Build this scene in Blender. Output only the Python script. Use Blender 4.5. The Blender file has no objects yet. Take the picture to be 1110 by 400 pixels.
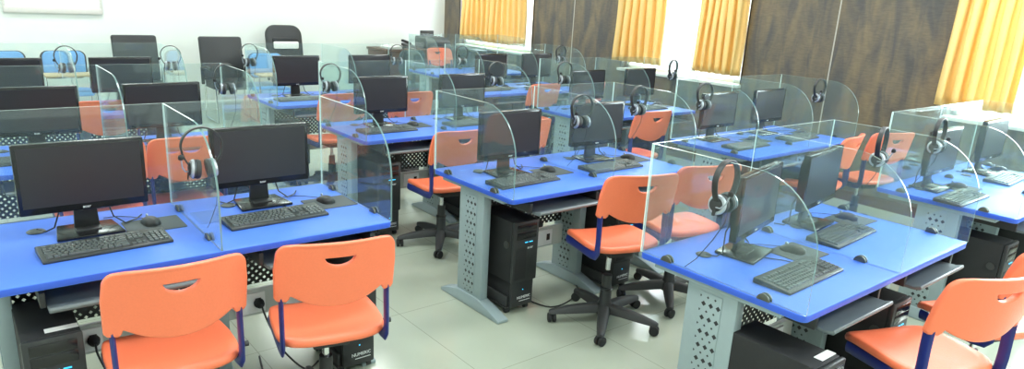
import bpy, bmesh, math, random
from mathutils import Vector, Matrix
random.seed(7)
PI = math.pi
S = bpy.context.scene
C = S.collection

# ------------------------------------------------------------ camera
CAM = (-2.2064, -2.6476, 1.7553); YAW, PITCH, ROLL, FPX, CYO = 0.69373, 0.28343, 0.05540, 754.88, 16.83
cd = bpy.data.cameras.new('camera'); cam = bpy.data.objects.new('camera', cd); C.objects.link(cam)
cy_, sy_, cp_, sp_ = math.cos(YAW), math.sin(YAW), math.cos(PITCH), math.sin(PITCH)
fwd = Vector((sy_*cp_, cy_*cp_, -sp_)); rt = Vector((cy_, -sy_, 0)); up = rt.cross(fwd)
c_, s_ = math.cos(ROLL), math.sin(ROLL)
R_ = c_*rt + s_*up; U_ = -s_*rt + c_*up
M = Matrix.Identity(4)
for i in range(3):
    M[i][0] = R_[i]; M[i][1] = U_[i]; M[i][2] = -fwd[i]; M[i][3] = CAM[i]
cam.matrix_world = M
cd.sensor_width = 36; cd.lens = FPX/1110*36; cd.shift_y = CYO/1110; cd.clip_start = .05
S.camera = cam

# ------------------------------------------------------------ light, world, exposure
W = bpy.data.worlds.new('daylight'); S.world = W; W.use_nodes = True
W.node_tree.nodes['Background'].inputs[0].default_value = (.90, .97, 1, 1)
W.node_tree.nodes['Background'].inputs[1].default_value = 3.2
S.view_settings.view_transform = 'Standard'; S.view_settings.look = 'None'
S.view_settings.gamma = 1; S.view_settings.use_curve_mapping = False
S.view_settings.exposure = -0.18
S.cycles.max_bounces = 10; S.cycles.transparent_max_bounces = 48; S.cycles.diffuse_bounces = 5
S.cycles.glossy_bounces = 4; S.cycles.caustics_reflective = False; S.cycles.caustics_refractive = False
S.cycles.use_denoising = True
def area(name, loc, rot, sx, sy, power, col=(1, 1, 1)):
    l = bpy.data.lights.new(name, 'AREA'); l.shape = 'RECTANGLE'; l.size = sx; l.size_y = sy; l.energy = power; l.color = col
    o = bpy.data.objects.new(name, l); o.location = loc; o.rotation_euler = rot; C.objects.link(o); return o
WINS = [(-3.6, -.34), (1.75, 3.5), (5.3, 7.13)]
for a, b in WINS:
    area('window_daylight', (4.95, (a+b)/2, 1.8), (0, PI/2, 0), 1.6, b-a, (130 if a < 0 else 55)*(b-a), (.88, .96, 1))
LAMPS = [(x, y) for x in (-3.2, -.9, 1.4, 3.5) for y in (-3.2, -.6, 2.0, 4.4, 6.6)]
CEIL = 3.1
for x, y in LAMPS:
    area('ceiling_lamp_light', (x, y, CEIL-.06), (0, 0, 0), .58, .58, 29, (.96, 1, .97))

# ------------------------------------------------------------ materials
def mat(name, col, rough=.5, metal=0, spec=.5, noise=None, trans=None, emis=None, bump=None, coat=0):
    m = bpy.data.materials.new(name); m.use_nodes = True; nt = m.node_tree; b = nt.nodes['Principled BSDF']
    b.inputs['Base Color'].default_value = (*col, 1); b.inputs['Roughness'].default_value = rough
    b.inputs['Metallic'].default_value = metal; b.inputs['Specular IOR Level'].default_value = spec
    b.inputs['Coat Weight'].default_value = coat
    tc = nt.nodes.new('ShaderNodeTexCoord')
    sc, am = noise or (30, .06)
    n = nt.nodes.new('ShaderNodeTexNoise'); n.inputs['Scale'].default_value = sc; n.inputs['Detail'].default_value = 4
    nt.links.new(tc.outputs['Object'], n.inputs['Vector'])
    mx = nt.nodes.new('ShaderNodeMix'); mx.data_type = 'RGBA'
    mx.inputs[6].default_value = (*[c*(1-am) for c in col], 1); mx.inputs[7].default_value = (*[min(1, c*(1+am)) for c in col], 1)
    nt.links.new(n.outputs['Fac'], mx.inputs[0]); nt.links.new(mx.outputs[2], b.inputs['Base Color'])
    if bump:
        bp = nt.nodes.new('ShaderNodeBump'); bp.inputs['Strength'].default_value = bump; bp.inputs['Distance'].default_value = .002
        nt.links.new(n.outputs['Fac'], bp.inputs['Height']); nt.links.new(bp.outputs['Normal'], b.inputs['Normal'])
    if emis:
        b.inputs['Emission Color'].default_value = (*emis[0], 1); b.inputs['Emission Strength'].default_value = emis[1]
    return m
M_ = {}
M_['white'] = mat('white_plaster', (.76, .815, .785), .8, noise=(2, .02))
M_['ceil'] = mat('ceiling_paint', (.85, .87, .85), .9)
M_['blue'] = mat('blue_laminate', (.072, .19, .74), .45, spec=.3, noise=(60, .04))
M_['blue_edge'] = mat('blue_edge_band', (.03, .10, .58), .35)
M_['orange'] = mat('orange_plastic', (.90, .195, .09), .38, noise=(140, .05), bump=.25)
M_['tube'] = mat('navy_steel_tube', (.012, .022, .16), .35)
M_['black'] = mat('black_plastic', (.022, .024, .025), .42, noise=(80, .15))
M_['blackm'] = mat('black_matte', (.012, .013, .014), .7, noise=(80, .15))
M_['bezel'] = mat('glossy_black_bezel', (.010, .010, .011), .2)
M_['screen'] = mat('dark_screen', (.022, .022, .026), .33, spec=.4)
M_['grey'] = mat('grey_steel', (.27, .34, .355), .42, noise=(40, .04))
M_['greyl'] = mat('light_grey_panel', (.50, .54, .52), .5)
M_['tray'] = mat('silver_grey_tray', (.13, .155, .165), .35, noise=(20, .06))
M_['chrome'] = mat('chrome', (.75, .76, .77), .15, metal=1)
M_['silver'] = mat('silver_plastic', (.42, .46, .50), .3, metal=.4)
M_['rubber'] = mat('dark_rubber', (.035, .037, .037), .6)
M_['keys'] = mat('charcoal_keys', (.085, .098, .098), .33, noise=(60, .1))
M_['kbody'] = mat('keyboard_body', (.035, .04, .04), .4)
M_['print'] = mat('white_print', (.75, .78, .78), .5)
M_['led'] = mat('blue_led', (.02, .3, .6), .4, emis=((.05, .6, 1), 1.5))
M_['pad'] = mat('grey_mouse_pad', (.075, .088, .092), .8, noise=(200, .1))
M_['clip'] = mat('bronze_grey_clip', (.10, .11, .095), .35, metal=.5)
M_['leather'] = mat('black_leather', (.02, .024, .026), .45, noise=(60, .1), bump=.3)
M_['bluefab'] = mat('blue_fabric', (.17, .38, .72), .7, noise=(120, .1))
M_['tan'] = mat('tan_wood', (.50, .38, .22), .5, noise=(12, .12))
M_['brown'] = mat('brown_desk', (.10, .045, .025), .4, noise=(10, .2))
M_['gfab'] = mat('grey_green_fabric', (.055, .085, .085), .8, noise=(120, .1))
M_['frame'] = mat('white_window_frame', (.78, .8, .82), .4)
M_['sill'] = mat('pale_stone_sill', (.74, .76, .75), .4)
M_['paper'] = mat('white_paper', (.85, .86, .84), .8)
M_['lampd'] = mat('lamp_diffuser', (.9, .9, .9), .5, emis=((.97, 1, .98), 6))
M_['strip'] = mat('pale_joint_strip', (.48, .46, .40), .4, metal=.3)
M_['rimp'] = mat('board_rim', (.64, .63, .60), .5)

def nodes(name):
    m = bpy.data.materials.new(name); m.use_nodes = True; nt = m.node_tree
    return m, nt, nt.nodes['Principled BSDF'], nt.nodes['Material Output'], nt.nodes.new, nt.links.new
def math_(nt, op, a, b=None):
    n = nt.nodes.new('ShaderNodeMath'); n.operation = op
    for i, v in enumerate((a, b)):
        if v is None: continue
        if isinstance(v, (int, float)): n.inputs[i].default_value = v
        else: nt.links.new(v, n.inputs[i])
    return n.outputs[0]

# glass faces
def glass(name, tint, haze, hcol):
    m, nt, b, out, N, L = nodes(name)
    tr = N('ShaderNodeBsdfTransparent'); tr.inputs[0].default_value = (*tint, 1)
    gl = N('ShaderNodeBsdfGlossy'); gl.inputs['Roughness'].default_value = .03; gl.inputs['Color'].default_value = (1, 1, 1, 1)
    fr = N('ShaderNodeFresnel'); ge = N('ShaderNodeNewGeometry')   # same eta seen from either side of the sheet
    io = N('ShaderNodeMix'); io.data_type = 'FLOAT'; io.inputs[2].default_value = 1.36; io.inputs[3].default_value = 1/1.36
    L(ge.outputs['Backfacing'], io.inputs[0]); L(io.outputs[0], fr.inputs[0])
    df = N('ShaderNodeBsdfDiffuse'); df.inputs[0].default_value = (*hcol, 1)
    m1 = N('ShaderNodeMixShader'); m1.inputs[0].default_value = haze; L(tr.outputs[0], m1.inputs[1]); L(df.outputs[0], m1.inputs[2])
    m2 = N('ShaderNodeMixShader'); L(fr.outputs[0], m2.inputs[0]); L(m1.outputs[0], m2.inputs[1]); L(gl.outputs[0], m2.inputs[2])
    nt.nodes.remove(b); L(m2.outputs[0], out.inputs[0]); return m
M_['glass'] = glass('clear_glass', (.935, .978, .968), .032, (.66, .84, .83))
M_['wglass'] = glass('window_glass', (.97, .98, .98), .01, (.8, .85, .85))
def edge_mat(name, col, fac):
    m, nt, b, out, N, L = nodes(name)
    b.inputs['Base Color'].default_value = (*col, 1); b.inputs['Roughness'].default_value = .12
    tr = N('ShaderNodeBsdfTransparent'); tr.inputs[0].default_value = (.5, .78, .72, 1)
    mx = N('ShaderNodeMixShader'); mx.inputs[0].default_value = fac
    L(tr.outputs[0], mx.inputs[1]); L(b.outputs[0], mx.inputs[2]); L(mx.outputs[0], out.inputs[0]); return m
M_['gedge'] = edge_mat('glass_edge', (.76, .94, .90), .85)
M_['gcurve'] = edge_mat('polished_edge_refraction', (.20, .32, .31), .7)  # same glass; dark refraction look of the curved edges put into the colour

# perforated sheets: rows of square/diamond holes cut by the shader; grey plate has their dark shade painted on
def perforated(name, col, ax, ay, px, py, r, through=True, y0=None, y1=None):
    m, nt, b, out, N, L = nodes(name)
    b.inputs['Base Color'].default_value = (*col, 1); b.inputs['Roughness'].default_value = .5
    tc = N('ShaderNodeTexCoord'); sp = N('ShaderNodeSeparateXYZ'); L(tc.outputs['Object'], sp.inputs[0])
    a, c = sp.outputs[ax], sp.outputs[ay]
    def cell(offa, offc, rr):
        fa = math_(nt, 'ABSOLUTE', math_(nt, 'SUBTRACT', math_(nt, 'FRACT', math_(nt, 'ADD', math_(nt, 'DIVIDE', a, px), 10+offa)), .5))
        fc = math_(nt, 'ABSOLUTE', math_(nt, 'SUBTRACT', math_(nt, 'FRACT', math_(nt, 'ADD', math_(nt, 'DIVIDE', c, py), 10+offc)), .5))
        s = math_(nt, 'ADD', math_(nt, 'MULTIPLY', fa, px), math_(nt, 'MULTIPLY', fc, py))
        return math_(nt, 'LESS_THAN', s, rr)
    h = math_(nt, 'MAXIMUM', cell(0, 0, r), cell(.5, .5, r*(1 if through else .5)))
    if y0 is not None:
        h = math_(nt, 'MULTIPLY', h, math_(nt, 'MULTIPLY', math_(nt, 'GREATER_THAN', a, y0), math_(nt, 'LESS_THAN', a, y1)))
    if through:
        tr = N('ShaderNodeBsdfTransparent'); mx = N('ShaderNodeMixShader'); L(h, mx.inputs[0]); L(b.outputs[0], mx.inputs[1]); L(tr.outputs[0], mx.inputs[2]); L(mx.outputs[0], out.inputs[0])
    else:
        mc = N('ShaderNodeMix'); mc.data_type = 'RGBA'; mc.inputs[6].default_value = (*col, 1); mc.inputs[7].default_value = (.012, .014, .015, 1)  # not cut: shade inside each hole painted as near-black dots
        L(h, mc.inputs[0]); L(mc.outputs[2], b.inputs['Base Color'])
    return m
M_['perf'] = perforated('perforated_black_sheet', (.015, .016, .017), 0, 2, .036, .036, .0082)
M_['perfg'] = perforated('grey_plate_painted_holes', (.27, .34, .355), 1, 2, .034, .06, .0115, False)

def floor_mat():
    m, nt, b, out, N, L = nodes('glossy_floor_tiles')
    tc = N('ShaderNodeTexCoord')
    br = N('ShaderNodeTexBrick'); br.offset = 0; br.inputs['Scale'].default_value = 1
    br.inputs['Brick Width'].default_value = .8; br.inputs['Row Height'].default_value = .8; br.inputs['Mortar Size'].default_value = .0022
    br.inputs['Color1'].default_value = (.42, .465, .375, 1); br.inputs['Color2'].default_value = (.44, .485, .395, 1); br.inputs['Mortar'].default_value = (.29, .315, .25, 1)
    mp = N('ShaderNodeMapping'); mp.inputs['Rotation'].default_value = (0, 0, 0); mp.inputs['Location'].default_value = (.37, .3, 0)
    L(tc.outputs['Object'], mp.inputs[0]); L(mp.outputs[0], br.inputs['Vector'])
    n = N('ShaderNodeTexNoise'); n.inputs['Scale'].default_value = 1.6; n.inputs['Detail'].default_value = 8; L(tc.outputs['Object'], n.inputs['Vector'])
    mx = N('ShaderNodeMix'); mx.data_type = 'RGBA'; mx.blend_type = 'MULTIPLY'; mx.inputs[0].default_value = .35
    rp = N('ShaderNodeValToRGB'); rp.color_ramp.elements[0].position = .3; rp.color_ramp.elements[0].color = (.72, .74, .70, 1); rp.color_ramp.elements[1].position = .7
    L(n.outputs['Fac'], rp.inputs[0]); L(br.outputs['Color'], mx.inputs[6]); L(rp.outputs[0], mx.inputs[7]); L(mx.outputs[2], b.inputs['Base Color'])
    b.inputs['Roughness'].default_value = .16; b.inputs['Specular IOR Level'].default_value = .5; return m
M_['floor'] = floor_mat()

def wood_mat():
    m, nt, b, out, N, L = nodes('dark_wood_panel')
    tc = N('ShaderNodeTexCoord')
    mp = N('ShaderNodeMapping'); mp.inputs['Scale'].default_value = (1, 3.2, .8); L(tc.outputs['Object'], mp.inputs[0])
    n1 = N('ShaderNodeTexNoise'); n1.inputs['Scale'].default_value = 2.2; n1.inputs['Detail'].default_value = 6; n1.inputs['Distortion'].default_value = .6; L(mp.outputs[0], n1.inputs['Vector'])
    mp2 = N('ShaderNodeMapping'); mp2.inputs['Scale'].default_value = (1, 5, 30); L(tc.outputs['Object'], mp2.inputs[0])
    n2 = N('ShaderNodeTexNoise'); n2.inputs['Scale'].default_value = 3; n2.inputs['Detail'].default_value = 5; L(mp2.outputs[0], n2.inputs['Vector'])
    rp = N('ShaderNodeValToRGB'); e = rp.color_ramp.elements
    e[0].position = .36; e[0].color = (.085, .082, .078, 1); e[1].position = .66; e[1].color = (.20, .155, .095, 1)
    L(n1.outputs['Fac'], rp.inputs[0])
    mx = N('ShaderNodeMix'); mx.data_type = 'RGBA'; mx.blend_type = 'MULTIPLY'; mx.inputs[0].default_value = .4
    rp2 = N('ShaderNodeValToRGB'); rp2.color_ramp.elements[0].position = .35; rp2.color_ramp.elements[0].color = (.55, .55, .55, 1); rp2.color_ramp.elements[1].position = .6
    L(n2.outputs['Fac'], rp2.inputs[0]); L(rp.outputs[0], mx.inputs[6]); L(rp2.outputs[0], mx.inputs[7]); L(mx.outputs[2], b.inputs['Base Color'])
    b.inputs['Roughness'].default_value = .42; return m
M_['wood'] = wood_mat()
def curtain_mat():
    m, nt, b, out, N, L = nodes('golden_curtain_cloth')
    tc = N('ShaderNodeTexCoord'); n = N('ShaderNodeTexNoise'); n.inputs['Scale'].default_value = 90; L(tc.outputs['Object'], n.inputs['Vector'])
    mx = N('ShaderNodeMix'); mx.data_type = 'RGBA'; mx.inputs[6].default_value = (.84, .61, .22, 1); mx.inputs[7].default_value = (.91, .70, .30, 1)
    L(n.outputs['Fac'], mx.inputs[0])
    df = N('ShaderNodeBsdfDiffuse'); tl = N('ShaderNodeBsdfTranslucent'); gs = N('ShaderNodeMixShader'); gs.inputs[0].default_value = .22
    L(mx.outputs[2], df.inputs[0]); L(mx.outputs[2], tl.inputs[0]); L(df.outputs[0], gs.inputs[1]); L(tl.outputs[0], gs.inputs[2])
    gl = N('ShaderNodeBsdfGlossy'); gl.inputs['Roughness'].default_value = .4; m2 = N('ShaderNodeMixShader'); m2.inputs[0].default_value = .06
    L(gs.outputs[0], m2.inputs[1]); L(gl.outputs[0], m2.inputs[2]); nt.nodes.remove(b); L(m2.outputs[0], out.inputs[0]); return m
M_['curtain'] = curtain_mat()

# ------------------------------------------------------------ mesh helpers
class MB:
    def __init__(s): s.v = []; s.f = []; s.mi = []; s.cur = 0
    def add(s, vs, fs, mi=None):
        o = len(s.v); s.v += [tuple(v) for v in vs]; s.f += [tuple(o+i for i in f) for f in fs]; s.mi += [s.cur if mi is None else mi]*len(fs); return s
    def box(s, x0, x1, y0, y1, z0, z1, mi=None, T=None):
        vs = [Vector((x, y, z)) for z in (z0, z1) for y in (y0, y1) for x in (x0, x1)]
        if T is not None: vs = [T @ v for v in vs]
        return s.add(vs, [(0, 2, 3, 1), (4, 5, 7, 6), (0, 1, 5, 4), (2, 6, 7, 3), (0, 4, 6, 2), (1, 3, 7, 5)], mi)
    def cyl(s, p, q, r, r2=None, n=16, mi=None):
        p, q = Vector(p), Vector(q); d = (q-p).normalized(); a = d.orthogonal().normalized(); b = d.cross(a); r2 = r if r2 is None else r2
        vs = [p+a*r*math.cos(2*PI*k/n)+b*r*math.sin(2*PI*k/n) for k in range(n)]+[q+a*r2*math.cos(2*PI*k/n)+b*r2*math.sin(2*PI*k/n) for k in range(n)]
        return s.add(vs, [(k, (k+1) % n, n+(k+1) % n, n+k) for k in range(n)]+[tuple(range(n-1, -1, -1)), tuple(range(n, 2*n))], mi)
    def tube(s, pts, rx, ry=None, n=8, upv=None, mi=None):
        pts = [Vector(p) for p in pts]; ry = rx if ry is None else ry; rings = []; a = None
        for i, p in enumerate(pts):
            d = (pts[min(i+1, len(pts)-1)]-pts[max(i-1, 0)]).normalized()
            if upv is not None: a = (Vector(upv)-d*d.dot(Vector(upv))).normalized()
            elif a is None: a = d.orthogonal().normalized()
            else: a = (a-d*d.dot(a)).normalized()
            b = d.cross(a); rings.append([p+a*rx*math.cos(2*PI*k/n)+b*ry*math.sin(2*PI*k/n) for k in range(n)])
        vs = [v for r in rings for v in r]; fs = [tuple(range(n-1, -1, -1)), tuple((len(pts)-1)*n+k for k in range(n))]
        for i in range(len(pts)-1):
            fs += [(i*n+k, i*n+(k+1) % n, (i+1)*n+(k+1) % n, (i+1)*n+k) for k in range(n)]
        return s.add(vs, fs, mi)
    def prism(s, poly, axis, a, b, mi=None, mi_side=None):
        # poly = list of 2D points; axis = extrusion axis index
        def P(u, v, w):
            c = [u, v]; c.insert(axis, w); return c
        n = len(poly); vs = [P(u, v, a) for u, v in poly]+[P(u, v, b) for u, v in poly]
        s.add(vs, [tuple(range(n-1, -1, -1)), tuple(range(n, 2*n))], mi)
        o = len(s.v)-2*n
        s.f += [(o+k, o+(k+1) % n, o+n+(k+1) % n, o+n+k) for k in range(n)]; s.mi += [(s.cur if mi is None else mi) if mi_side is None else mi_side]*n
        return s
    def lathe(s, prof, n=20, T=None, mi=None):
        vs = []
        for r, z in prof:
            for k in range(n):
                v = Vector((r*math.cos(2*PI*k/n), r*math.sin(2*PI*k/n), z)); vs.append(T @ v if T is not None else v)
        m = len(prof); fs = [(i*n+k, i*n+(k+1) % n, (i+1)*n+(k+1) % n, (i+1)*n+k) for i in range(m-1) for k in range(n)]
        fs += [tuple(range(n-1, -1, -1)), tuple((m-1)*n+k for k in range(n))]
        return s.add(vs, fs, mi)
    def build(s, name, mats, parent=None, bevel=0, seg=2, smooth=True, loc=None, angle=35):
        me = bpy.data.meshes.new(name); me.from_pydata(s.v, [], s.f)
        bm = bmesh.new(); bm.from_mesh(me); bmesh.ops.recalc_face_normals(bm, faces=bm.faces)
        for f, mi in zip(bm.faces, s.mi): f.material_index = mi
        if bevel:
            ed = [e for e in bm.edges if len(e.link_faces) == 2 and e.calc_face_angle(0) > math.radians(40)]
            bmesh.ops.bevel(bm, geom=ed, offset=bevel, segments=seg, profile=.5, affect='EDGES', clamp_overlap=True)
        for f in bm.faces: f.smooth = smooth
        if smooth:
            for e in bm.edges:
                if len(e.link_faces) == 2 and e.calc_face_angle(0) > math.radians(angle): e.smooth = False
        bm.to_mesh(me); bm.free()
        for m in (mats if isinstance(mats, (list, tuple)) else [mats]): me.materials.append(M_[m])
        o = bpy.data.objects.new(name, me); C.objects.link(o)
        if parent: o.parent = parent
        if loc: o.location = loc
        return o
def empty(name, loc=(0, 0, 0), rz=0):
    o = bpy.data.objects.new(name, None); C.objects.link(o); o.location = loc; o.rotation_euler = (0, 0, rz); o.empty_display_size = .1; return o
def tag(o, label, cat, group=None):
    o['label'] = label; o['category'] = cat
    if group: o['group'] = group
    return o
KIDS = {}
def kids(o): return [c for c in C.objects if c.parent == o]
def dup(root, loc, rz=0):
    if root.name not in KIDS:
        KIDS[root.name] = [(c, kids(c)) for c in kids(root)]
    r = root.copy(); C.objects.link(r); r.location = loc; r.rotation_euler = (0, 0, rz)
    for k in ('label', 'category', 'group'):
        if k in r: del r[k]
    for c, gs in KIDS[root.name]:
        c2 = c.copy(); C.objects.link(c2); c2.parent = r
        for g in gs:
            g2 = g.copy(); C.objects.link(g2); g2.parent = c2
    return r
USED = set()
def place(proto, loc, rz, label, cat, group):
    if proto.name in USED: o = dup(proto, loc, rz)
    else:
        KIDS.setdefault(proto.name, [(c, kids(c)) for c in kids(proto)])
        USED.add(proto.name); o = proto; o.location = loc; o.rotation_euler = (0, 0, rz)
    return tag(o, label, cat, group)
def text(name, s, size, T, m, parent=None, depth=.0006):
    cu = bpy.data.curves.new(name, 'FONT'); cu.body = s; cu.size = size; cu.extrude = depth; cu.align_x = 'CENTER'; cu.align_y = 'CENTER'; cu.resolution_u = 3
    t = bpy.data.objects.new(name, cu); C.objects.link(t)
    me = bpy.data.meshes.new_from_object(t.evaluated_get(bpy.context.evaluated_depsgraph_get()))
    bpy.data.objects.remove(t); me.transform(T); me.materials.clear(); me.materials.append(M_[m])
    o = bpy.data.objects.new(name, me); C.objects.link(o)
    if parent: o.parent = parent
    return o
FRONT = Matrix.Rotation(PI/2, 4, 'X')     # text upright, read from -y
def rrect(w, h, r, n=5, cx=0, cy=0):
    out = []
    for sx, sy, a0 in ((1, 1, 0), (-1, 1, 90), (-1, -1, 180), (1, -1, 270)):
        for k in range(n+1):
            a = math.radians(a0+90*k/n); out.append((cx+sx*(w/2-r)+r*math.cos(a), cy+sy*(h/2-r)+r*math.sin(a)))
    return out

# ------------------------------------------------------------ the room
X0, X1, Y0, Y1 = -4.6, 4.6, -4.6, 7.6
def struct(o): o['kind'] = 'structure'; return o
struct(MB().box(X0-.2, X1+.5, Y0-.2, Y1+.2, -.15, 0).build('floor', 'floor', smooth=False))
struct(MB().box(X0-.2, X1+.5, Y0-.2, Y1+.2, CEIL, CEIL+.1).build('ceiling', 'ceil', smooth=False))
struct(MB().box(X0-.2, X1+.3, Y1, Y1+.15, 0, CEIL).build('wall_back', 'white', smooth=False))
struct(MB().box(X0-.2, X0, Y0, Y1, 0, CEIL).build('wall_left', 'white', smooth=False))
struct(MB().box(X0-.2, X1+.3, Y0-.2, Y0, 0, CEIL).build('wall_front', 'white', smooth=False))
SZ, TZ = .955, 2.75
w = MB(); y = Y0
for a, b in WINS:
    w.box(X1, X1+.2, y, a, 0, CEIL); w.box(X1, X1+.2, a, b, 0, SZ); w.box(X1, X1+.2, a, b, TZ, CEIL); y = b
w.box(X1, X1+.2, y, Y1, 0, CEIL); struct(w.build('wall_right', 'wood', smooth=False))
for i, (a, b) in enumerate(WINS):
    wi = struct(empty('window_%d' % (i+1), (X1+.12, (a+b)/2, SZ))); h = (b-a)/2; H = TZ-SZ
    f = MB(); t = .05
    f.box(-.03, .03, -h, -h+t, 0, H).box(-.03, .03, h-t, h, 0, H).box(-.03, .03, -h, h, 0, t).box(-.03, .03, -h, h, H-t, H)
    ym = .12 if i != 1 else 2.49-(a+b)/2
    f.box(-.025, .025, ym-.018, ym+.018, 0, H)
    f.build('window_frame', 'frame', wi, bevel=.004)
    MB().box(-.004, .004, -h+t, h-t, t, H-t).build('window_pane', 'wglass', wi, smooth=False)
    struct(MB().box(X1-.06, X1+.09, a-.02, b+.02, SZ-.025, SZ+.008).build('trim_%d' % (i+1), 'sill', bevel=.005))
for i, y in enumerate((.773, 4.438, -.31, 1.735, 3.505, 5.27, 7.15)):
    struct(MB().box(X1-.004, X1+.001, y-.006, y+.006, 0 if i < 2 else .98, CEIL).build('trim_%d' % (i+4), 'strip' if i < 2 else 'blackm', smooth=False))
struct(MB().box(X0, X1, Y1-.012, Y1, 0, .1).build('baseboard_back', 'greyl', smooth=False))
struct(MB().box(X1-.012, X1, Y0, Y1-.012, 0, .1).build('baseboard_right', 'brown', smooth=False))
first = None
for k, (x, y) in enumerate(LAMPS):
    if first is None:
        first = empty('ceiling_light'); MB().box(-.31, .31, -.31, .31, -.03, -.005).build('frame', 'frame', first, bevel=.004)
        MB().box(-.28, .28, -.28, .28, -.036, -.0301).build('diffuser', 'lampd', first, smooth=False)
    place(first, (x, y, CEIL), 0, 'square recessed white ceiling light panel', 'ceiling light', 'ceiling light panels')

# curtains
def curtain(y0, y1, label, zb=1.06, seed=0, pleats=7, dx=0):
    rnd = random.Random(seed); n = int(pleats*14); rows = 22; top = 2.95; vs = []; fs = []
    ph = [rnd.uniform(-.5, .5) for _ in range(pleats+2)]; am = [rnd.uniform(.55, 1.1) for _ in range(pleats+2)]
    for j in range(rows+1):
        z = zb+(top-zb)*j/rows
        for i in range(n+1):
            u = i/n; k = u*pleats; ki = int(k); a = am[ki]*(1-(k-ki))+am[ki+1]*(k-ki); p = ph[ki]*(1-(k-ki))+ph[ki+1]*(k-ki)
            pinch = 1-.04*math.sin(PI*j/rows)
            vs.append((.06*a*math.sin(2*PI*k+p)+.01*math.sin(z*5+k), ((u-.5)*pinch)*(y1-y0)+.012*math.sin(4*PI*k+z*2), z))
    m = n+1
    for j in range(rows):
        for i in range(n): fs.append((j*m+i, j*m+i+1, (j+1)*m+i+1, (j+1)*m+i))
    mb = MB(); mb.add(vs, fs); o = mb.build('curtain', 'curtain', angle=80); o.location = (X1-.11+dx, (y0+y1)/2, 0)
    so = o.modifiers.new('thickness', 'SOLIDIFY'); so.thickness = .004
    return tag(o, label, 'curtain', 'golden window curtains')
curtain(-.86, -.28, 'golden pleated curtain at far right beside the brightest window', seed=1, pleats=5)
curtain(1.71, 2.29, 'golden pleated curtain on the near side of the middle window', seed=2, pleats=6)
curtain(2.78, 3.52, 'golden pleated curtain on the far side of the middle window', seed=3, pleats=6)
curtain(5.33, 6.93, 'widest golden curtain covering the farthest window near the white wall', seed=5, pleats=12)
rod = None
for y0, y1, s in ((-3.6, 0, 'window at the right edge'), (1.6, 3.65, 'middle window'), (5.2, 7.2, 'window beside the white wall')):
    o = MB().cyl((X1-.09, y0, 2.97), (X1-.09, y1, 2.97), .014).build('curtain_rod', 'chrome')
    tag(o, 'thin metal curtain rod above the '+s, 'curtain rod', 'curtain rods')
# white board on the back wall
bd = tag(empty('whiteboard', (-1.03, Y1-.001, 1.27)), 'pale wall board with grey rim high on the white wall at upper left', 'whiteboard')
MB().box(-.49, .49, -.02, 0, .02, 1.2).build('board_surface', 'white', bd)
f = MB(); f.box(-.5, .5, -.035, 0, 0, .07).box(-.5, .5, -.03, 0, 1.18, 1.22).box(-.51, -.485, -.03, 0, 0, 1.22).box(.485, .51, -.03, 0, 0, 1.22)
f.build('board_rim', 'rimp', bd, bevel=.004)

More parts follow.
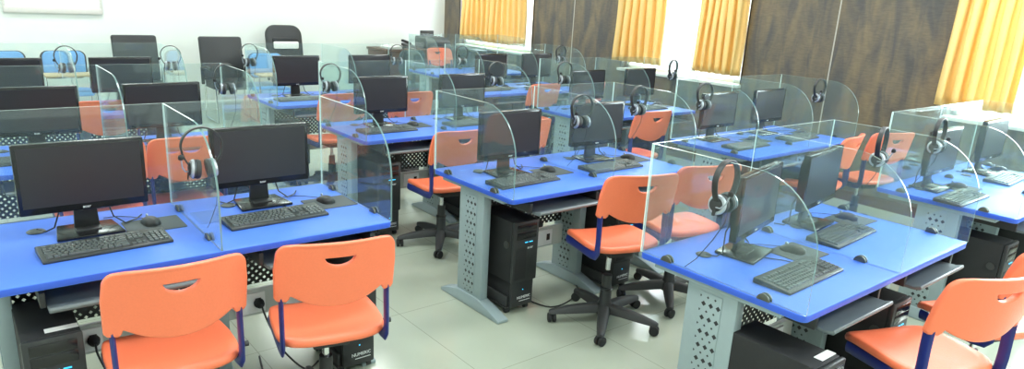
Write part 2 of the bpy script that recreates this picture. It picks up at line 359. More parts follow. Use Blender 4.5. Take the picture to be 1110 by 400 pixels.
# ------------------------------------------------------------ computer desk
W_, D_, P_, G_, GH = .75, .7536, 1.611, .6986, .4653
TT = .75
def desk_proto():
    r = empty('computer_desk')
    top = MB(); pl = rrect(2*W_, D_, .03, 5, W_, D_/2)
    top.prism(pl, 2, TT-.028, TT, 0, 1).build('tabletop', ['blue', 'blue_edge'], r, bevel=.003)
    for x in (.03, .79, 1.40):
        L = MB(); L.box(x, x+.05, .28, .51, .05, TT-.03, 0); L.box(x-.004, x, .344, .446, .09, TT-.07, 1)
        L.box(x+.0501, x+.054, .344, .446, .09, TT-.07, 1)
        lg = L.build('leg', ['grey', 'perfg'], r, bevel=.002)
        F = MB(); F.prism([(.09, 0), (.09, .018), (.2, .05), (.3, .075), (.49, .075), (.58, .05), (.67, .018), (.67, 0)], 0, x-.012, x+.062)
        F.build('foot', 'grey', lg, bevel=.006)
        MB().box(x-.01, x+.06, .1, .68, TT-.052, TT-.0285).build('top_bracket', 'grey', lg, bevel=.003)
    MB().box(.085, 1.395, .45, .452, .39, .70).build('modesty_panel', 'perf', r, smooth=False)
    rw = MB().box(.09, 1.39, .425, .449, .24, .37).build('cable_raceway', 'greyl', r, bevel=.004)
    for x in (.30, .62, .98, 1.22):
        s = MB(); s.box(x-.07, x+.07, .417, .4245, .255, .355, 0); s.box(x+.02, x+.05, .414, .4165, .285, .33, 1); s.build('power_socket', ['frame', 'blackm'], rw, bevel=.002)
    for k in (0, 1):
        x = W_*k+.17
        t = MB(); pr = [(-.035, .655), (-.03, .645), (.0, .64), (.26, .64), (.26, .652), (.0, .654), (-.03, .665)]
        t.prism(pr, 0, x, x+.48); t.build('keyboard_tray', 'tray', r, bevel=.002)
        s = MB(); s.box(x-.02, x-.002, .03, .4, .645, .7); s.build('tray_slide', 'black', r, bevel=.002); s = MB(); s.box(x+.482, x+.5, .03, .4, .645, .7); s.build('tray_slide', 'black', r, bevel=.002)
        MB().lathe([(.032, 0), (.034, .003), (.028, .007), (.012, .007)], 20, Matrix.Translation((x+.035, .575, TT))).build('cable_grommet', 'kbody', r)
    g = MB(); g.box(.003, 2*W_-.003, D_-.009, D_-.003, TT, TT+GH, 0)
    o = g.build('glass_back_panel', ['glass', 'gedge'], r, smooth=False)
    for p in o.data.polygons: p.material_index = 0 if abs(p.normal.y) > .5 else 1
    prof = [(D_-.01, TT), (D_-.01, TT+GH)]
    for k in range(13):
        a = math.radians(90+90*k/12); prof.append((.27+.268*math.cos(a), TT+GH-.27+.27*math.sin(a)))
    prof.append((.002, TT))
    for x in (.004, W_-.004, 2*W_-.012):
        g = MB(); g.prism(prof, 0, x, x+.008, 0, 1); o = g.build('glass_divider', ['glass', 'gedge', 'gcurve'], r, smooth=False)
        for p in o.data.polygons:
            if p.material_index == 1 and p.center.y < .262 and p.center.z > TT+.01: p.material_index = 2
        for y in (.165, .61):
            c = MB(); sg = -1 if x > 1 else 1; xx = x if sg < 0 else x+.008
            hd = [(y+.026*math.cos(PI*k/10), TT+.026*math.sin(PI*k/10)) for k in range(11)]
            c.prism(hd, 0, xx+sg*.0005, xx+sg*.009); c.prism(hd, 0, x+.004-sg*.0045, x+.004-sg*.0125); c.build('glass_clip', 'clip', r, bevel=.0015)
    return r

# ------------------------------------------------------------ monitor
def monitor_proto():
    r = empty('computer_monitor')
    w, h = .222, .275; zb = .105
    b = MB(); b.prism(rrect(.444, h, .006, 3, 0, zb+h/2), 1, -.018, .012, 0); b.prism(rrect(.36, .2, .03, 4, 0, zb+h/2), 1, .0125, .035, 0)
    b.build('casing', 'bezel', r, bevel=.002)
    sc = MB().box(-w+.014, w-.014, -.0192, -.0182, zb+.027, zb+h-.014).build('screen', 'screen', r, smooth=False)
    text('logo_text', 'acer', .016, Matrix.Translation((0, -.0185, zb+.013)) @ FRONT, 'print', r)
    n = MB(); n.prism([(-.045, .012), (.045, .012), (.036, .18), (-.036, .18)], 1, .036, .056); n.box(-.045, .045, -.012, .06, .012, .02)
    n.build('stand_neck', 'black', r, bevel=.003)
    s = MB(); s.prism([(-.12, -.07), (.12, -.07), (.10, .11), (-.10, .11)], 2, 0, .014); s.build('stand_base', 'bezel', r, bevel=.005)
    c = MB(); c.tube([(.05, .045, .2), (.08, .07, .12), (.10, .06, .04), (.14, .05, .006), (.19, .09, .005), (.22, .14, .005)], .003, n=6)
    c.tube([(-.05, .045, .2), (-.08, .08, .1), (-.11, .07, .02), (-.14, .08, .005), (-.165, .12, .008)], .003, n=6); c.build('cable', 'black', r)
    return r
# ------------------------------------------------------------ keyboard
def keyboard_proto():
    r = empty('computer_keyboard'); w, d = .44, .155
    b = MB(); b.prism([(-d/2, 0), (-d/2, .010), (-d/2+.012, .013), (d/2-.01, .024), (d/2, .022), (d/2, 0)], 0, -w/2, w/2); b.build('body', 'kbody', r, bevel=.003)
    k = MB(); p = .0183
    sl = (.011)/(d-.022)
    def key(x, y, kw):
        z = .0135+(y+d/2-.012)*sl; a, c = kw/2-.0012, p/2-.0012; t = .0018
        k.add([(x-a, y-c, z), (x+a, y-c, z), (x+a, y+c, z), (x-a, y+c, z), (x-a+t, y-c+t, z+.006), (x+a-t, y-c+t, z+.006), (x+a-t, y+c-t, z+.006), (x-a+t, y+c-t, z+.006)],
              [(4, 5, 6, 7), (0, 1, 5, 4), (1, 2, 6, 5), (2, 3, 7, 6), (3, 0, 4, 7)])
    for rr in range(6):
        y = -d/2+.024+rr*p+(.004 if rr == 5 else 0); x = -w/2+.014
        ws = {0: [1.3, 1.2, 1.3, 5.8, 1.3, 1.2, 1.3, 1.6], 1: [2.1]+[1]*10+[2.9], 2: [1.7]+[1]*11+[2.3], 3: [1.5]+[1]*12+[1.5], 4: [1]*13+[2], 5: [1, -.6]+[1]*4+[-.4]+[1]*4+[-.4]+[1]*4}[rr]
        for q in ws:
            if q > 0: key(x+q*p/2, y, q*p)
            x += abs(q)*p
        for q in range(3):
            if rr in (0, 4, 3, 5) or (rr == 1 and q == 1): key(-w/2+.014+15.35*p+(q+.5)*p, y, p)
        if rr < 5:
            for q in range(4): key(-w/2+.014+18.7*p+(q+.5)*p, y, p)
    k.build('keys', 'keys', r, smooth=False)
    MB().tube([(.1, d/2, .012), (.11, d/2+.05, .004), (.07, d/2+.12, .003), (.1, d/2+.19, .003)], .0022, n=6).build('cable', 'black', r)
    return r
def mouse_proto():
    r = empty('computer_mouse'); n = 14; m = 10; vs = []; fs = []
    for i in range(m+1):
        t = i/m; y = (-.055+.11*t); hw = .031*math.sqrt(max(0.02, 1-(2*t-1)**4))*(1-.12*math.cos(PI*t)*-1*.5); hh = .036*math.sin(PI*min(1, .12+t*.8))**.7*(1.1-.4*t)
        for k in range(n+1):
            a = PI*k/n; vs.append((hw*math.cos(a), y, max(0, hh*math.sin(a)**.8)))
    for i in range(m):
        for k in range(n): fs.append((i*(n+1)+k, i*(n+1)+k+1, (i+1)*(n+1)+k+1, (i+1)*(n+1)+k))
    fs += [tuple(range(n+1)), tuple(m*(n+1)+k for k in range(n, -1, -1))]
    fs += [tuple([i*(n+1) for i in range(m+1)]+[i*(n+1)+n for i in range(m, -1, -1)])]
    mb = MB(); mb.add(vs, fs); mb.build('shell', 'black', r, angle=60)
    MB().cyl((-.003, .03, .0285), (.003, .03, .0285), .007, n=12).build('scroll_wheel', 'silver', r)
    MB().tube([(0, .053, .008), (0, .08, .003), (-.03, .13, .0025), (-.07, .17, .0025), (-.12, .18, .0025)], .0018, n=6).build('cable', 'black', r)
    return r
def pad_proto():
    return MB().prism(rrect(.22, .18, .008, 3), 2, 0, .003).build('mouse_pad', 'pad', bevel=.001)
# ------------------------------------------------------------ tower and power unit
def tower_proto():
    r = empty('computer_tower')
    MB().box(-.088, .088, .012, .36, 0, .36).build('case', 'blackm', r, bevel=.004)
    f = MB().box(-.09, .09, -.012, .011, 0, .362).build('front_panel', 'black', r, bevel=.008)
    a = MB(); a.box(-.07, .07, -.0145, -.0125, .26, .30); a.box(-.07, .07, -.0145, -.0125, .305, .345); a.build('drive_bay', 'bezel', r, bevel=.001)
    l = MB(); l.box(-.075, .005, -.0135, -.0125, .02, .2); l.build('vent_plate', 'blackm', r, bevel=.001)
    MB().box(.02, .045, -.0145, -.0122, .236, .241).box(-.01, .01, -.0145, -.0122, .236, .241).build('indicator_light', 'led', r, smooth=False)
    text('logo_text', 'acer', .024, Matrix.Translation((.03, -.0128, .205)) @ FRONT, 'print', r)
    c = MB(); c.cyl((-.09, .05, .22), (-.096, .05, .22), .022, n=20); c.build('lock_knob', 'rubber', r)
    return r
def ups_proto():
    r = empty('power_backup_unit')
    MB().box(-.078, .078, .01, .34, .048, .2).build('case', 'blackm', r, bevel=.006)
    MB().box(-.08, .08, -.01, .0095, .046, .203).build('front_panel', 'black', r, bevel=.006)
    text('logo_text', 'NUMERIC', .023, Matrix.Translation((.012, -.0108, .10)) @ FRONT, 'print', r)
    MB().box(-.02, .06, -.0115, -.0105, .078, .081).build('marking_line', 'print', r, smooth=False)
    MB().box(.0, .006, -.0115, -.0103, .145, .151).build('indicator_light', 'led', r, smooth=False)
    MB().box(-.094, -.0785, .02, .3, .05, .11).box(-.094, .094, .02, .33, .034, .0455).box(.0785, .094, .02, .3, .05, .11).build('trolley_tray', 'rubber', r, bevel=.003)
    for x in (-.07, .07):
        for y in (.04, .30):
            MB().cyl((x-.012, y, .0185), (x+.012, y, .0185), .018, n=16).box(x-.006, x+.006, y-.006, y+.006, .02, .034).build('castor', 'black', r, bevel=.002)
    return r
# ------------------------------------------------------------ headset (hangs on a glass edge at local origin, band in the x-z plane)
def headset_proto():
    r = empty('headset')
    R0 = .074; pts = [(.042, 0, -.150), (.056, 0, -.125), (.067, 0, -.100)]
    for k in range(19):
        a = math.radians(180*k/18); pts.append((.072*math.cos(a), 0, -.070+.0715*math.sin(a)))
    pts += [(-.067, 0, -.100), (-.056, 0, -.125), (-.042, 0, -.150)]
    b = MB()
    vs = []; n = len(pts)
    for p in pts:
        v = Vector(p); d = (v-Vector((0, 0, -R0))).normalized()
        for dy, dr in ((-.012, .001), (.012, .001), (.012, .007), (-.012, .007)): vs.append(v+d*dr+Vector((0, dy, 0)))
    fs = [(i*4+k, i*4+(k+1) % 4, (i+1)*4+(k+1) % 4, (i+1)*4+k) for i in range(n-1) for k in range(4)]+[(0, 1, 2, 3), ((n-1)*4+3, (n-1)*4+2, (n-1)*4+1, (n-1)*4)]
    b.add(vs, fs); b.build('headband', 'black', r, bevel=.0015)
    for s in (-1, 1):
        T = Matrix.Translation((s*.036, 0, -.158)) @ Matrix.Rotation(s*(PI/2-.12), 4, 'Y')
        cup = MB(); cup.lathe([(.034, -.004), (.038, 0), (.038, .005), (.034, .011), (.020, .014)], 24, T); cp = cup.build('ear_cup', 'silver', r)
        q = MB(); q.lathe([(.027, .0105), (.026, .0165), (.014, .0185)], 20, T); q.lathe([(.0385, -.0015), (.0392, .000), (.0385, .0015)], 24, T); q.add([T @ Vector(v) for v in ((.0, -.008, .0145), (.0, .008, .0145), (-.042, -.006, .016), (-.042, .006, .016), (.0, -.008, .019), (.0, .008, .019), (-.042, -.006, .020), (-.042, .006, .020))], [(0, 1, 3, 2), (4, 5, 7, 6), (0, 1, 5, 4), (2, 3, 7, 6), (0, 2, 6, 4), (1, 3, 7, 5)]); q.build('hinge', 'black', cp)
        k = MB(); k.lathe([(.024, -.026), (.036, -.024), (.039, -.014), (.036, -.0045)], 24, T); k.build('ear_cushion', 'rubber', cp)
    m = MB(); m.tube([(-.054, -.004, -.165), (-.070, -.03, -.16), (-.085, -.06, -.135), (-.09, -.075, -.10)], .0028, n=6)
    mm = m.build('microphone_boom', 'silver', r)
    MB().lathe([(.004, -.010), (.010, -.007), (.011, 0), (.009, .008), (.003, .011)], 14, Matrix.Translation((-.09, -.077, -.092))).build('microphone_tip', 'blackm', mm)
    MB().tube([(.045, 0, -.195), (.05, .01, -.25), (.05, .05, -.33), (.03, .1, -.42), (.02, .14, -.4645)], .0018, n=6).build('cable', 'black', r)
    return r
# ------------------------------------------------------------ orange swivel chair (faces +y)
def bar_path(pts, wx, t, mb):
    mb.tube(pts, wx, t, 10, upv=(1, 0, 0))
def chair_proto():
    r = empty('swivel_chair'); SH = .475
    # seat shell
    n = 40; rings = []; mb = MB()
    def outline(s, z, front=0):
        o = []
        for k in range(n):
            a = 2*PI*k/n; ex = .42
            x = .212*s*math.copysign(abs(math.cos(a))**ex, math.cos(a)); yy = .212*s*math.copysign(abs(math.sin(a))**ex, math.sin(a))
            zz = z-(.035*max(0, yy/.215)**3 if True else 0)+.012*(abs(x)/.225)**2*s
            o.append((x*(1-.05*max(0, yy/.215)), yy, zz))
        return o
    lv = [(.90, SH-.035), (.985, SH-.03), (1.0, SH-.016), (.985, SH-.003), (.95, SH+.001), (.80, SH-.003), (.5, SH-.009), (.15, SH-.011)]
    vs = []
    for s, z in lv: vs += outline(s, z)
    fs = [(i*n+k, i*n+(k+1) % n, (i+1)*n+(k+1) % n, (i+1)*n+k) for i in range(len(lv)-1) for k in range(n)]
    fs += [tuple(range(n-1, -1, -1)), tuple((len(lv)-1)*n+k for k in range(n))]
    mb.add(vs, fs); mb.build('seat', 'orange', r, angle=70)
    # back shell with grip hole
    cu = bpy.data.curves.new('b', 'CURVE'); cu.dimensions = '2D'; cu.fill_mode = 'BOTH'; cu.extrude = .007; cu.bevel_depth = .006; cu.bevel_resolution = 2
    def poly(pts):
        sp = cu.splines.new('POLY'); sp.points.add(len(pts)-1)
        for p, q in zip(sp.points, pts): p.co = (q[0], q[1], 0, 1)
        sp.use_cyclic_u = True
    out = []
    zt, ze = .880, .662
    for k in range(9):
        a = math.radians(90*k/8); out.append((.172+.038*math.cos(a), zt-.045+.044*math.sin(a)))
    out = out[::1]
    top = [(x, z+.006*(1-(x/.22)**2)) for x, z in out]
    arc_top = [(.15-.30*k/8, zt+.0015+.006*(1-((.15-.3*k/8)/.22)**2)) for k in range(9)]
    left = [(-x, z) for x, z in reversed(top)]
    ear_l = [(-.216, .78), (-.215, ze+.004), (-.209, ze-.004), (-.184, ze-.004), (-.178, ze+.004), (-.172, ze+.022)]
    bot = []
    for k in range(15):
        u = -1+2*k/14; bot.append((.160*u, ze-.030+.048*(abs(u)**2.2)))
    ear_r = [(-x, z) for x, z in reversed(ear_l)]
    poly(top+arc_top+left+ear_l+bot+ear_r)
    hole = []
    for k in range(13):
        u = 1-2*k/12; hole.append((.060*u, zt-.052-.036*(1-u*u)**.6))
    hole += [(.060*(-1+2*k/8), zt-.040) for k in range(0, 9)]
    poly(hole)
    t = bpy.data.objects.new('t', cu); C.objects.link(t)
    me = bpy.data.meshes.new_from_object(t.evaluated_get(bpy.context.evaluated_depsgraph_get())); bpy.data.objects.remove(t)
    bm = bmesh.new(); bm.from_mesh(me); bmesh.ops.remove_doubles(bm, verts=bm.verts, dist=.0003)
    for k in range(-9, 10):
        bmesh.ops.bisect_plane(bm, geom=bm.verts[:]+bm.edges[:]+bm.faces[:], plane_co=(k*.022, 0, 0), plane_no=(1, 0, 0))
    for k in range(8):
        bmesh.ops.bisect_plane(bm, geom=bm.verts[:]+bm.edges[:]+bm.faces[:], plane_co=(0, .67+k*.03, 0), plane_no=(0, 1, 0))
    for v in bm.verts:
        x, z, dn = v.co
        yy = -.205-.22*(z-.64)-.12*(z-.70)**2 + .012 - .058*(1-(x/.22)**2) - .01*max(0, (z-.88)/.04)
        v.co = (x, yy-dn, z)
    bmesh.ops.recalc_face_normals(bm, faces=bm.faces)
    for f in bm.faces: f.smooth = True
    for e in bm.edges:
        if len(e.link_faces) == 2 and e.calc_face_angle(0) > math.radians(50): e.smooth = False
    bm.to_mesh(me); bm.free(); me.materials.clear(); me.materials.append(M_['orange'])
    bo = bpy.data.objects.new('backrest', me); C.objects.link(bo); bo.parent = r
    for s in (-1, 1):
        f = MB(); x = s*.197
        f.tube([(x, -.205, .72), (x, -.200, .67), (x, -.200, .60), (x, -.203, .52), (x, -.200, .46), (x, -.18, .436), (x, -.13, .428), (x, .0, .426), (x, .14, .420)], .009, .024, 12, upv=(1, 0, 0))
        f.build('side_frame', 'tube', r)
    u = MB(); u.box(-.2, .2, -.10, -.07, .415, .434).box(-.2, .2, .07, .10, .415, .434).box(-.07, .07, -.12, .12, .385, .414); u.build('seat_support', 'black', r, bevel=.004)
    MB().tube([(.07, .02, .40), (.16, .03, .395), (.25, .03, .39)], .005, n=8).cyl((.25, .03, .39), (.285, .03, .389), .010, .011).build('height_lever', 'black', r)
    MB().cyl((0, 0, .27), (0, 0, .386), .014, n=20).build('gas_lift', 'chrome', r)
    MB().lathe([(.045, .055), (.045, .11), (.034, .13), (.032, .20), (.036, .205), (.036, .215), (.028, .22), (.027, .29)], 20).build('column_shroud', 'black', r)
    base = MB(); base.lathe([(.055, .07), (.058, .09), (.05, .112), (.03, .115)], 20)
    for k in range(5):
        T = Matrix.Rotation(2*PI*k/5+.38, 4, 'Z'); secs = [(.04, .034, .068, .116), (.12, .031, .066, .112), (.22, .026, .060, .099), (.30, .021, .057, .081), (.318, .012, .057, .074)]
        vs = []
        for x, hw, z0, z1 in secs:
            vs += [T @ Vector(q) for q in ((x, -hw, z0), (x, hw, z0), (x, hw*.8, z1-.008), (x, hw*.45, z1), (x, -hw*.45, z1), (x, -hw*.8, z1-.008))]
        m = 6; fs = [(i*m+j, i*m+(j+1) % m, (i+1)*m+(j+1) % m, (i+1)*m+j) for i in range(len(secs)-1) for j in range(m)]+[tuple(range(m)), tuple((len(secs)-1)*m+j for j in range(m-1, -1, -1))]
        base.add(vs, fs)
    base.build('star_base', 'rubber', r, angle=50)
    for k in range(5):
        T = Matrix.Rotation(2*PI*k/5+.38, 4, 'Z'); c = T @ Vector((.30, 0, 0)); tv = (Matrix.Rotation(2*PI*k/5+.38+.9*(k-2), 4, 'Z') @ Vector((1, 0, 0)))
        m = MB(); p = c+Vector((0, 0, .0285))
        m.cyl(p-tv*.022, p-tv*.006, .027, n=18).cyl(p+tv*.006, p+tv*.022, .027, n=18); m.cyl(c+Vector((0, 0, .04)), c+Vector((0, 0, .066)), .009, n=10); m.cyl(p-tv*.007, p+tv*.007, .012, n=10)
        m.build('castor', 'blackm', r, bevel=.002)
    return r

# ------------------------------------------------------------ lay everything out
COL = {'A': -(G_+2*W_), 'B': 0, 'D': 2*W_+G_}
BLK = {'A': 'left', 'B': 'middle', 'D': 'right'}
ROW = {-1: 'nearest', 0: 'second', 1: 'third', 2: 'fourth', 3: 'fifth'}
def dsk(c, r): return '%s block, %s row' % (BLK[c], ROW[r])
desk, mon, kb, mo, pad, tow, ups, hs, chair = desk_proto(), monitor_proto(), keyboard_proto(), mouse_proto(), pad_proto(), tower_proto(), ups_proto(), headset_proto(), chair_proto()
DESKS = [('B', -1), ('D', -1), ('A', 0), ('B', 0), ('D', 0), ('A', 1), ('B', 1), ('D', 1), ('A', 2), ('B', 2), ('D', 2), ('D', 3)]
MON = {  # local offset from seat's left edge, local y, turn in degrees
 ('A', 0, 0): (.375, .45, 0), ('A', 0, 1): (.345, .50, 0), ('B', 0, 0): (.315, .42, 0), ('B', 0, 1): (.335, .47, -3),
 ('B', -1, 0): (.385, .46, 12), ('B', -1, 1): (.31, .54, 8), ('D', 0, 0): (.30, .53, 0), ('D', 0, 1): (.24, .52, 0),
 ('D', -1, 0): (.30, .52, 0), ('D', -1, 1): (.42, .52, 0), ('A', 1, 1): (.30, .45, 2), ('D', 2, 0): (.45, .45, 0)}
KB = {('A', 0, 0): (.40, .26, 3), ('A', 0, 1): (.32, .29, 2), ('B', 0, 0): (.29, .26, 2), ('B', 0, 1): (.27, .27, 0), ('B', -1, 0): (.34, .215, 2), ('B', -1, 1): (.27, .38, 4),
      ('D', -1, 1): (.33, .38, 3), ('D', -1, 0): (.19, .34, 0)}
for c, r in DESKS:
    x0 = COL[c]+(.5 if r == 3 else 0); y0 = r*P_
    place(desk, (x0, y0, 0), 0, 'blue two-seat computer desk with glass screens, '+dsk(c, r)+' from camera', 'desk', 'blue computer desks')
    if r == 3: continue
    for k in (0, 1):
        sx = x0+k*W_; key = (c, r, k); seat = ('left' if k == 0 else 'right')+' seat, '+dsk(c, r)
        mx, my, mr = MON.get(key, (.375, .45, 0))
        place(mon, (sx+mx, y0+my+.018, TT), math.radians(mr), 'black flat computer monitor, '+seat+' of blue desks', 'monitor', 'computer monitors')
        kx, ky, kr = KB.get(key, (.32, .27, 1))
        place(kb, (sx+kx, y0+ky, TT), math.radians(kr), 'black keyboard in front of monitor, '+seat+' of desks', 'keyboard', 'keyboards')
        px, py = kx+.31, ky+.13
        if key == ('A', 0, 0): px, py = .61, .47
        if key == ('B', -1, 0): px, py = .60, .39
        px = min(px, .625)
        o = place(pad, (sx+px, y0+py-.02, TT), 0, 'grey rectangular mouse pad, '+seat+' of desks', 'mouse pad', 'mouse pads')
        place(mo, (sx+px-.01, y0+py-.0, TT+.0031), math.radians(10), 'small black mouse on its pad, '+seat+' of desks', 'mouse', 'computer mice')
        if key == ('A', 0, 1): tx, ty = .60, .0
        else: tx, ty = (.60 if c == 'A' and r > 0 else .215), -.0
        if key == ('A', 0, 0): tx, ty = .17, -.08
        if key == ('B', -1, 0): tx, ty = .125, -.11
        if c == 'B' and r == 0 and k == 0: tx, ty = .225, .09
        if r >= 1 and c == 'A' and k == 0 and r == 2: continue
        place(ups, (sx+tx, y0+ty+.06, 0), 0, 'black power backup unit on castors under desk, '+seat, 'power backup unit', 'power backup units')
        place(tow, (sx+tx-.005, y0+ty+.045, .2035), 0, 'black computer tower standing under desk, '+seat, 'computer tower', 'computer towers')

for c, r, xx, dy, t in [('A', 0, .20, .02, 1), ('B', -1, .16, -.02, 2)]:
    o = MB().prism(rrect(.1, .035, .002, 2), 2, 0, .001).build('paper_label', 'paper', loc=(COL[c]+xx, r*P_+dy, .2035+.3605))
    tag(o, 'white paper sticker on top of the tower under the '+('front left desk' if c == 'A' else 'nearest right desk'), 'sticker', 'stickers on the towers')

HS = [('A', 0, 1, .18, 'l'), ('A', 1, 2, .62, 'r'), ('A', 2, 1, .42, 'l'), ('A', 2, 2, .44, 'r'), ('B', 2, 0, .64, ''), ('B', 1, 0, .55, ''), ('B', 2, 2, .56, ''), ('D', 2, 0, .42, ''),
      ('B', 1, 2, .48, ''), ('D', 2, 2, .45, ''), ('D', 1, 0, .40, ''), ('B', 0, 1, .30, ''), ('B', 0, 2, .50, ''), ('D', 1, 2, .35, ''), ('D', 0, 0, .48, ''), ('D', 0, 2, .37, ''),
      ('B', -1, 0, .39, ''), ('B', -1, 2, .48, ''), ('D', -1, 0, .47, '')]
for i, (c, r, k, y, _) in enumerate(HS):
    x = COL[c]+(.007, W_, 2*W_-.007)[k]
    z = TT+GH if y > .27 else TT+GH-.27+math.sqrt(.27**2-(.27-y)**2)
    place(hs, (x, r*P_+y, z), math.radians(random.uniform(-12, 12)), 'headset hung on the %s glass screen, %s of desks' % (('left end', 'centre', 'right end')[k], dsk(c, r)), 'headset', 'headsets on the glass screens')

CH = [(-1.69, -.125, -2, 'at left seat of the front left blue desk', .0),
      (-1.12, -.19, -12.5, 'at right seat of the front left blue desk', 0),
      (.555, -.20, -17, 'on star base before the centre desk, left seat', .05),
      (1.15, -.18, -16, 'behind the nearest desk glass, centre desk right seat', 0.03),
      (.663, -1.754, -22, 'largest at bottom right corner, nearest desk left seat', 0.035),
      (1.38, -1.76, -21, 'cut by right photo edge, nearest desk right seat', 0),
      (.47, 1.36, -4, 'behind the centre desk, star base on open floor', -.0),
      (1.16, 1.50, 0, 'behind the centre desk left monitor', 0),
      (-1.62, 1.66, 0, 'only its top edge above the large front left monitor', 0.04),
      (-1.165, 1.73, 0, 'through glass between the two front left monitors', 0.02),
      (-1.30, 3.32, 0, 'left block fourth row, farthest orange one on left', 0),
      (.46, 3.15, 0, 'middle block, left seat of fourth row', 0),
      (1.09, 3.05, 0, 'middle block, right seat of fourth row', 0),
      (2.80, 3.17, 0, 'right block, left seat of fourth row', 0),
      (3.50, 3.17, 0, 'right block, right seat of fourth row', 0),
      (2.51, 1.42, -4, 'right block, left seat of third row', 0),
      (3.07, .0, 10, 'half hidden by monitor, right block second row', 0),
      (3.70, -.10, -20, 'before the brown wall, beside right end of second row', 0),
      (3.72, 6.15, 180, 'alone in the far background beside brown counter', .06)]
for x, y, rz, s, dz in CH:
    o = place(chair, (x, y, 0), math.radians(rz), 'orange chair with navy frame '+s, 'chair', 'orange swivel chairs')
    if dz:
        for ch in kids(o):
            if ch.name.split('.')[0] in ('seat', 'backrest', 'side_frame', 'seat_support', 'height_lever', 'gas_lift'): ch.location.z = dz
# ------------------------------------------------------------ far background
def exec_chair(style, loc, rz, label):
    r = tag(empty('office_armchair', loc, math.radians(rz)), label, 'office chair', 'black office chairs by the white wall'); wd, ht = {0: (.50, 1.06), 1: (.54, 1.05), 2: (.52, 1.2)}[style]
    # faces -y (towards camera)
    MB().prism(rrect(.5, .48, .06, 5), 2, .42, .52).build('seat', 'leather', r, bevel=.02)
    rr = .03 if style < 2 else .14
    b = MB(); vs = []; n = 0
    out = rrect(wd, ht-.5, rr, 6, 0, (ht+.5)/2); 
    b.prism(out, 1, .2, .27)
    o = b.build('backrest', 'leather', r, bevel=.018)
    for v in o.data.vertices: v.co.y += .16*(v.co.z-.5)+.05*(v.co.x/wd)**2*0
    if style < 2:
        MB().prism(rrect(wd-.04, .16, .03, 5, 0, ht-.12), 1, .28, .295).build('head_cushion', 'leather', r, bevel=.01)
    else:
        MB().prism(rrect(.36, .06, .02, 4, 0, ht-.20), 1, .262, .285).build('head_cushion', 'leather', r, bevel=.01)
        MB().prism(rrect(.36, .10, .02, 4, 0, .93), 1, .225, .2400).build('lumbar_panel', 'paper', r, bevel=.004)
    for s in (-1, 1):
        MB().tube([(s*.27, .22, .45), (s*.28, .2, .66), (s*.28, .0, .69), (s*.28, -.2, .68)], .016, .022, 10).build('armrest', 'black', r)
        if style == 1: MB().tube([(s*.25, .2, .44), (s*.25, .24, .02), (s*.25, .0, .015), (s*.25, -.26, .015), (s*.25, -.22, .44)], .012, n=10).build('skid_leg', 'chrome', r)
    if style != 1:
        MB().cyl((0, 0, .09), (0, 0, .42), .025).build('gas_lift', 'chrome', r)
        bs = MB()
        for k in range(5):
            a = 2*PI*k/5; bs.cyl((0, 0, .1), (.3*math.cos(a), .3*math.sin(a), .06), .022, .014); bs.cyl((.3*math.cos(a), .3*math.sin(a)-.02, .03), (.3*math.cos(a), .3*math.sin(a)+.02, .03), .03)
        bs.build('star_base', 'black', r)
    return r
exec_chair(0, (-.30, 6.75, 0), 0, 'leftmost black high-backed office chair before the white wall')
exec_chair(1, (.72, 6.75, 0), 0, 'black office chair on chrome skid legs, between two others')
exec_chair(2, (1.66, 6.95, 0), 0, 'tallest black office chair with rounded top and white lumbar panel')
def visitor(loc, label):
    r = tag(empty('visitor_chair', loc), label, 'chair', 'blue chairs by the white wall')
    MB().prism(rrect(.44, .42, .05, 5), 2, .41, .46).build('seat', 'bluefab', r, bevel=.015)
    o = MB().prism(rrect(.42, .30, .07, 6, 0, .73), 1, .2, .235).build('backrest', 'bluefab', r, bevel=.012)
    MB().prism(rrect(.46, .32, .08, 6, 0, .725), 1, .236, .248).build('back_shell', 'black', r, bevel=.004)
    MB().box(-.25, .25, -.30, -.02, .64, .665).build('writing_tablet', 'tan', r, bevel=.008)
    for s in (-1, 1):
        MB().tube([(s*.235, .21, .0), (s*.235, .22, .44), (s*.235, .243, .7)], .011, n=8).build('leg', 'chrome', r)
        MB().tube([(s*.235, -.2, .0), (s*.235, -.19, .44), (s*.235, -.17, .64)], .011, n=8).build('leg', 'chrome', r)
    return r
visitor((-1.07, 6.75, 0), 'blue padded chair behind the headset at upper left, tan writing tablet')
visitor((-1.66, 6.75, 0), 'blue padded chair at the far left edge by the white wall')
visitor((1.12, 6.3, 0), 'blue padded chair beside the tall rounded black office chair')
# counter, printer and small things
ct = tag(empty('counter_desk', (3.75, 7.05, 0)), 'dark brown counter desk in the far corner carrying a printer', 'desk')
MB().box(-.75, .75, -.30, .30, .86, .90).build('top', 'brown', ct, bevel=.004)
MB().box(-.72, .72, -.27, -.25, .02, .86).build('front_panel', 'brown', ct, bevel=.003)
for s in (-1, 1): MB().box(s*.72-.015, s*.72+.015, -.249, .28, 0, .86).build('side_panel', 'brown', ct, bevel=.003)
pr = tag(empty('printer', (4.02, 7.05, .90)), 'black printer on the brown counter in the far corner', 'printer')
MB().prism([(-.19, 0), (-.19, .10), (-.12, .16), (.17, .18), (.19, .15), (.19, 0)], 0, -.22, .22).build('body', 'black', pr, bevel=.01)
MB().box(-.15, .15, -.26, -.191, .03, .04).build('paper_tray', 'rubber', pr, bevel=.002)
MB().box(-.12, .12, .16, .20, .181, .26).build('paper_feeder', 'rubber', pr, bevel=.004)
ph = tag(empty('desk_telephone', (3.55, 7.0, .90), .3), 'small black telephone beside the printer on the counter', 'telephone')
MB().prism([(-.09, 0), (-.09, .03), (.09, .08), (.09, 0)], 0, -.08, .08).build('body', 'black', ph, bevel=.006)
MB().tube([(-.06, -.09, .075), (-.06, 0, .10), (-.06, .09, .115)], .02, n=10).build('handset', 'blackm', ph)
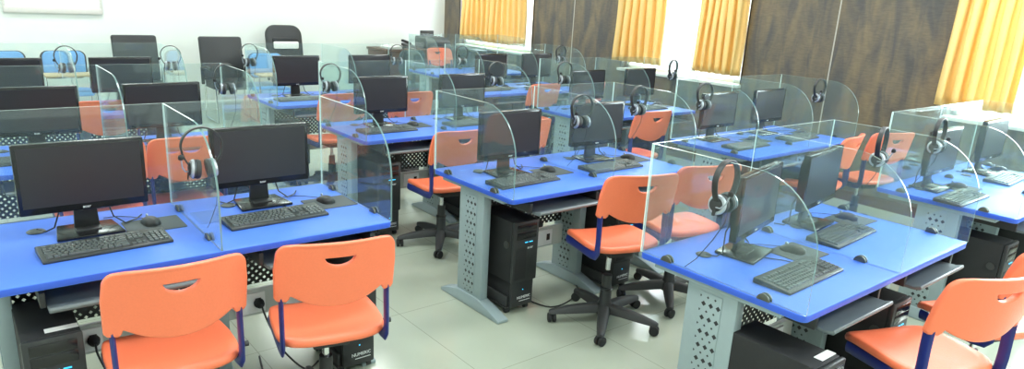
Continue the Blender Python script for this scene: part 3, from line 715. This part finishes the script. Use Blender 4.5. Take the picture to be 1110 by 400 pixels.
for k, (x, y, s) in enumerate([(3.22, 6.98, 'on the left end of the brown counter'), (3.36, 7.18, 'behind the telephone on the brown counter')]):
    o = MB(); 
    for j in range(6): o.box(-.105, .105, -.148, .148, j*.006, j*.006+.0045, T=Matrix.Rotation(random.uniform(-.1, .1), 4, 'Z'))
    o = o.build('paper_stack', 'paper', smooth=False); o.location = (x, y, .9005); tag(o, 'white paper stack '+s, 'papers', 'papers on the counter')
def grey_chair(loc, rz, label):
    r = tag(empty('fabric_chair', loc, math.radians(rz)), label, 'chair', 'grey fabric chairs')
    MB().prism(rrect(.44, .42, .06, 5), 2, .43, .48).build('seat', 'gfab', r, bevel=.015)
    MB().prism(rrect(.42, .36, .09, 6, 0, .78), 1, -.24, -.2).build('backrest', 'gfab', r, bevel=.015)
    MB().box(-.03, .03, -.26, -.242, .42, .75).build('back_bracket', 'black', r, bevel=.004)
    for s in (-1, 1):
        for t in (-1, 1): MB().cyl((s*.19, t*.18, 0), (s*.17, t*.16, .43), .012).build('leg', 'black', r)
    return r
grey_chair((3.03, 6.25, 0), 0, 'dark grey fabric chair left of the brown counter')
grey_chair((4.22, 5.85, 0), 0, 'grey green fabric chair right of the lone background orange chair')
bx = tag(empty('cabinet', (4.36, 6.55, 0)), 'low black cabinet with a pale label under the widest curtain', 'cabinet')
MB().box(-.2, .2, -.33, .33, .0, .90).build('body', 'blackm', bx, bevel=.006)
MB().box(-.21, .23, -.35, .35, .901, .93).build('top', 'black', bx, bevel=.006)
MB().box(-.06, .10, -.3325, -.3305, .74, .84).build('paper_label', 'paper', bx, smooth=False)
# power cords
def cord(pts, label):
    o = MB().tube(pts, .0045, n=8).build('floor_cable', 'black'); return tag(o, label, 'cable', 'cables on the floor')
def smooth_path(p, n=6):
    out = []
    p = [Vector(a) for a in p]
    for i in range(len(p)-1):
        a, b, c, d = p[max(i-1, 0)], p[i], p[i+1], p[min(i+2, len(p)-1)]
        for k in range(n):
            t = k/n; out.append(.5*((2*b)+(c-a)*t+(2*a-5*b+4*c-d)*t*t+(-a+3*b-3*c+d)*t**3))
    out.append(p[-1]); return out
xa = COL['A']
for (bx_, by_, s) in [(xa+.98, 0, 'under the front left desk between two orange chairs'), (xa+.30, 0, 'beside the tower under the front left desk'), (.98, 0, 'under the centre desk by the swivel base')]:
    r = tag(empty('power_plug', (bx_+.035, by_+.413, .307)), 'black plug with hanging cord '+s, 'plug', 'power plugs')
    MB().lathe([(.022, 0), (.024, .01), (.02, .03), (.008, .045)], 16, Matrix.Rotation(PI/2, 4, 'X')).build('plug_body', 'blackm', r)
    MB().tube(smooth_path([(0, -.045, 0), (.0, -.08, -.03), (.02, -.10, -.10), (.06, -.14, -.21), (.14, -.2, -.3017), (.22, -.16, -.3017)]), .0045, n=8).build('cord', 'black', r)
cord(smooth_path([(-1.18, .45, .0046), (-1.22, .2, .0046), (-1.10, .0, .0046), (-1.18, -.25, .0046), (-1.05, -.5, .0046)]), 'thin black cord on the floor between the two front left chairs')
cord(smooth_path([(.36, .30, .0046), (.42, .1, .0046), (.62, .12, .0046), (.78, .25, .0046), (.82, .48, .0046)]), 'thin black cord looping over the floor behind the swivel base')
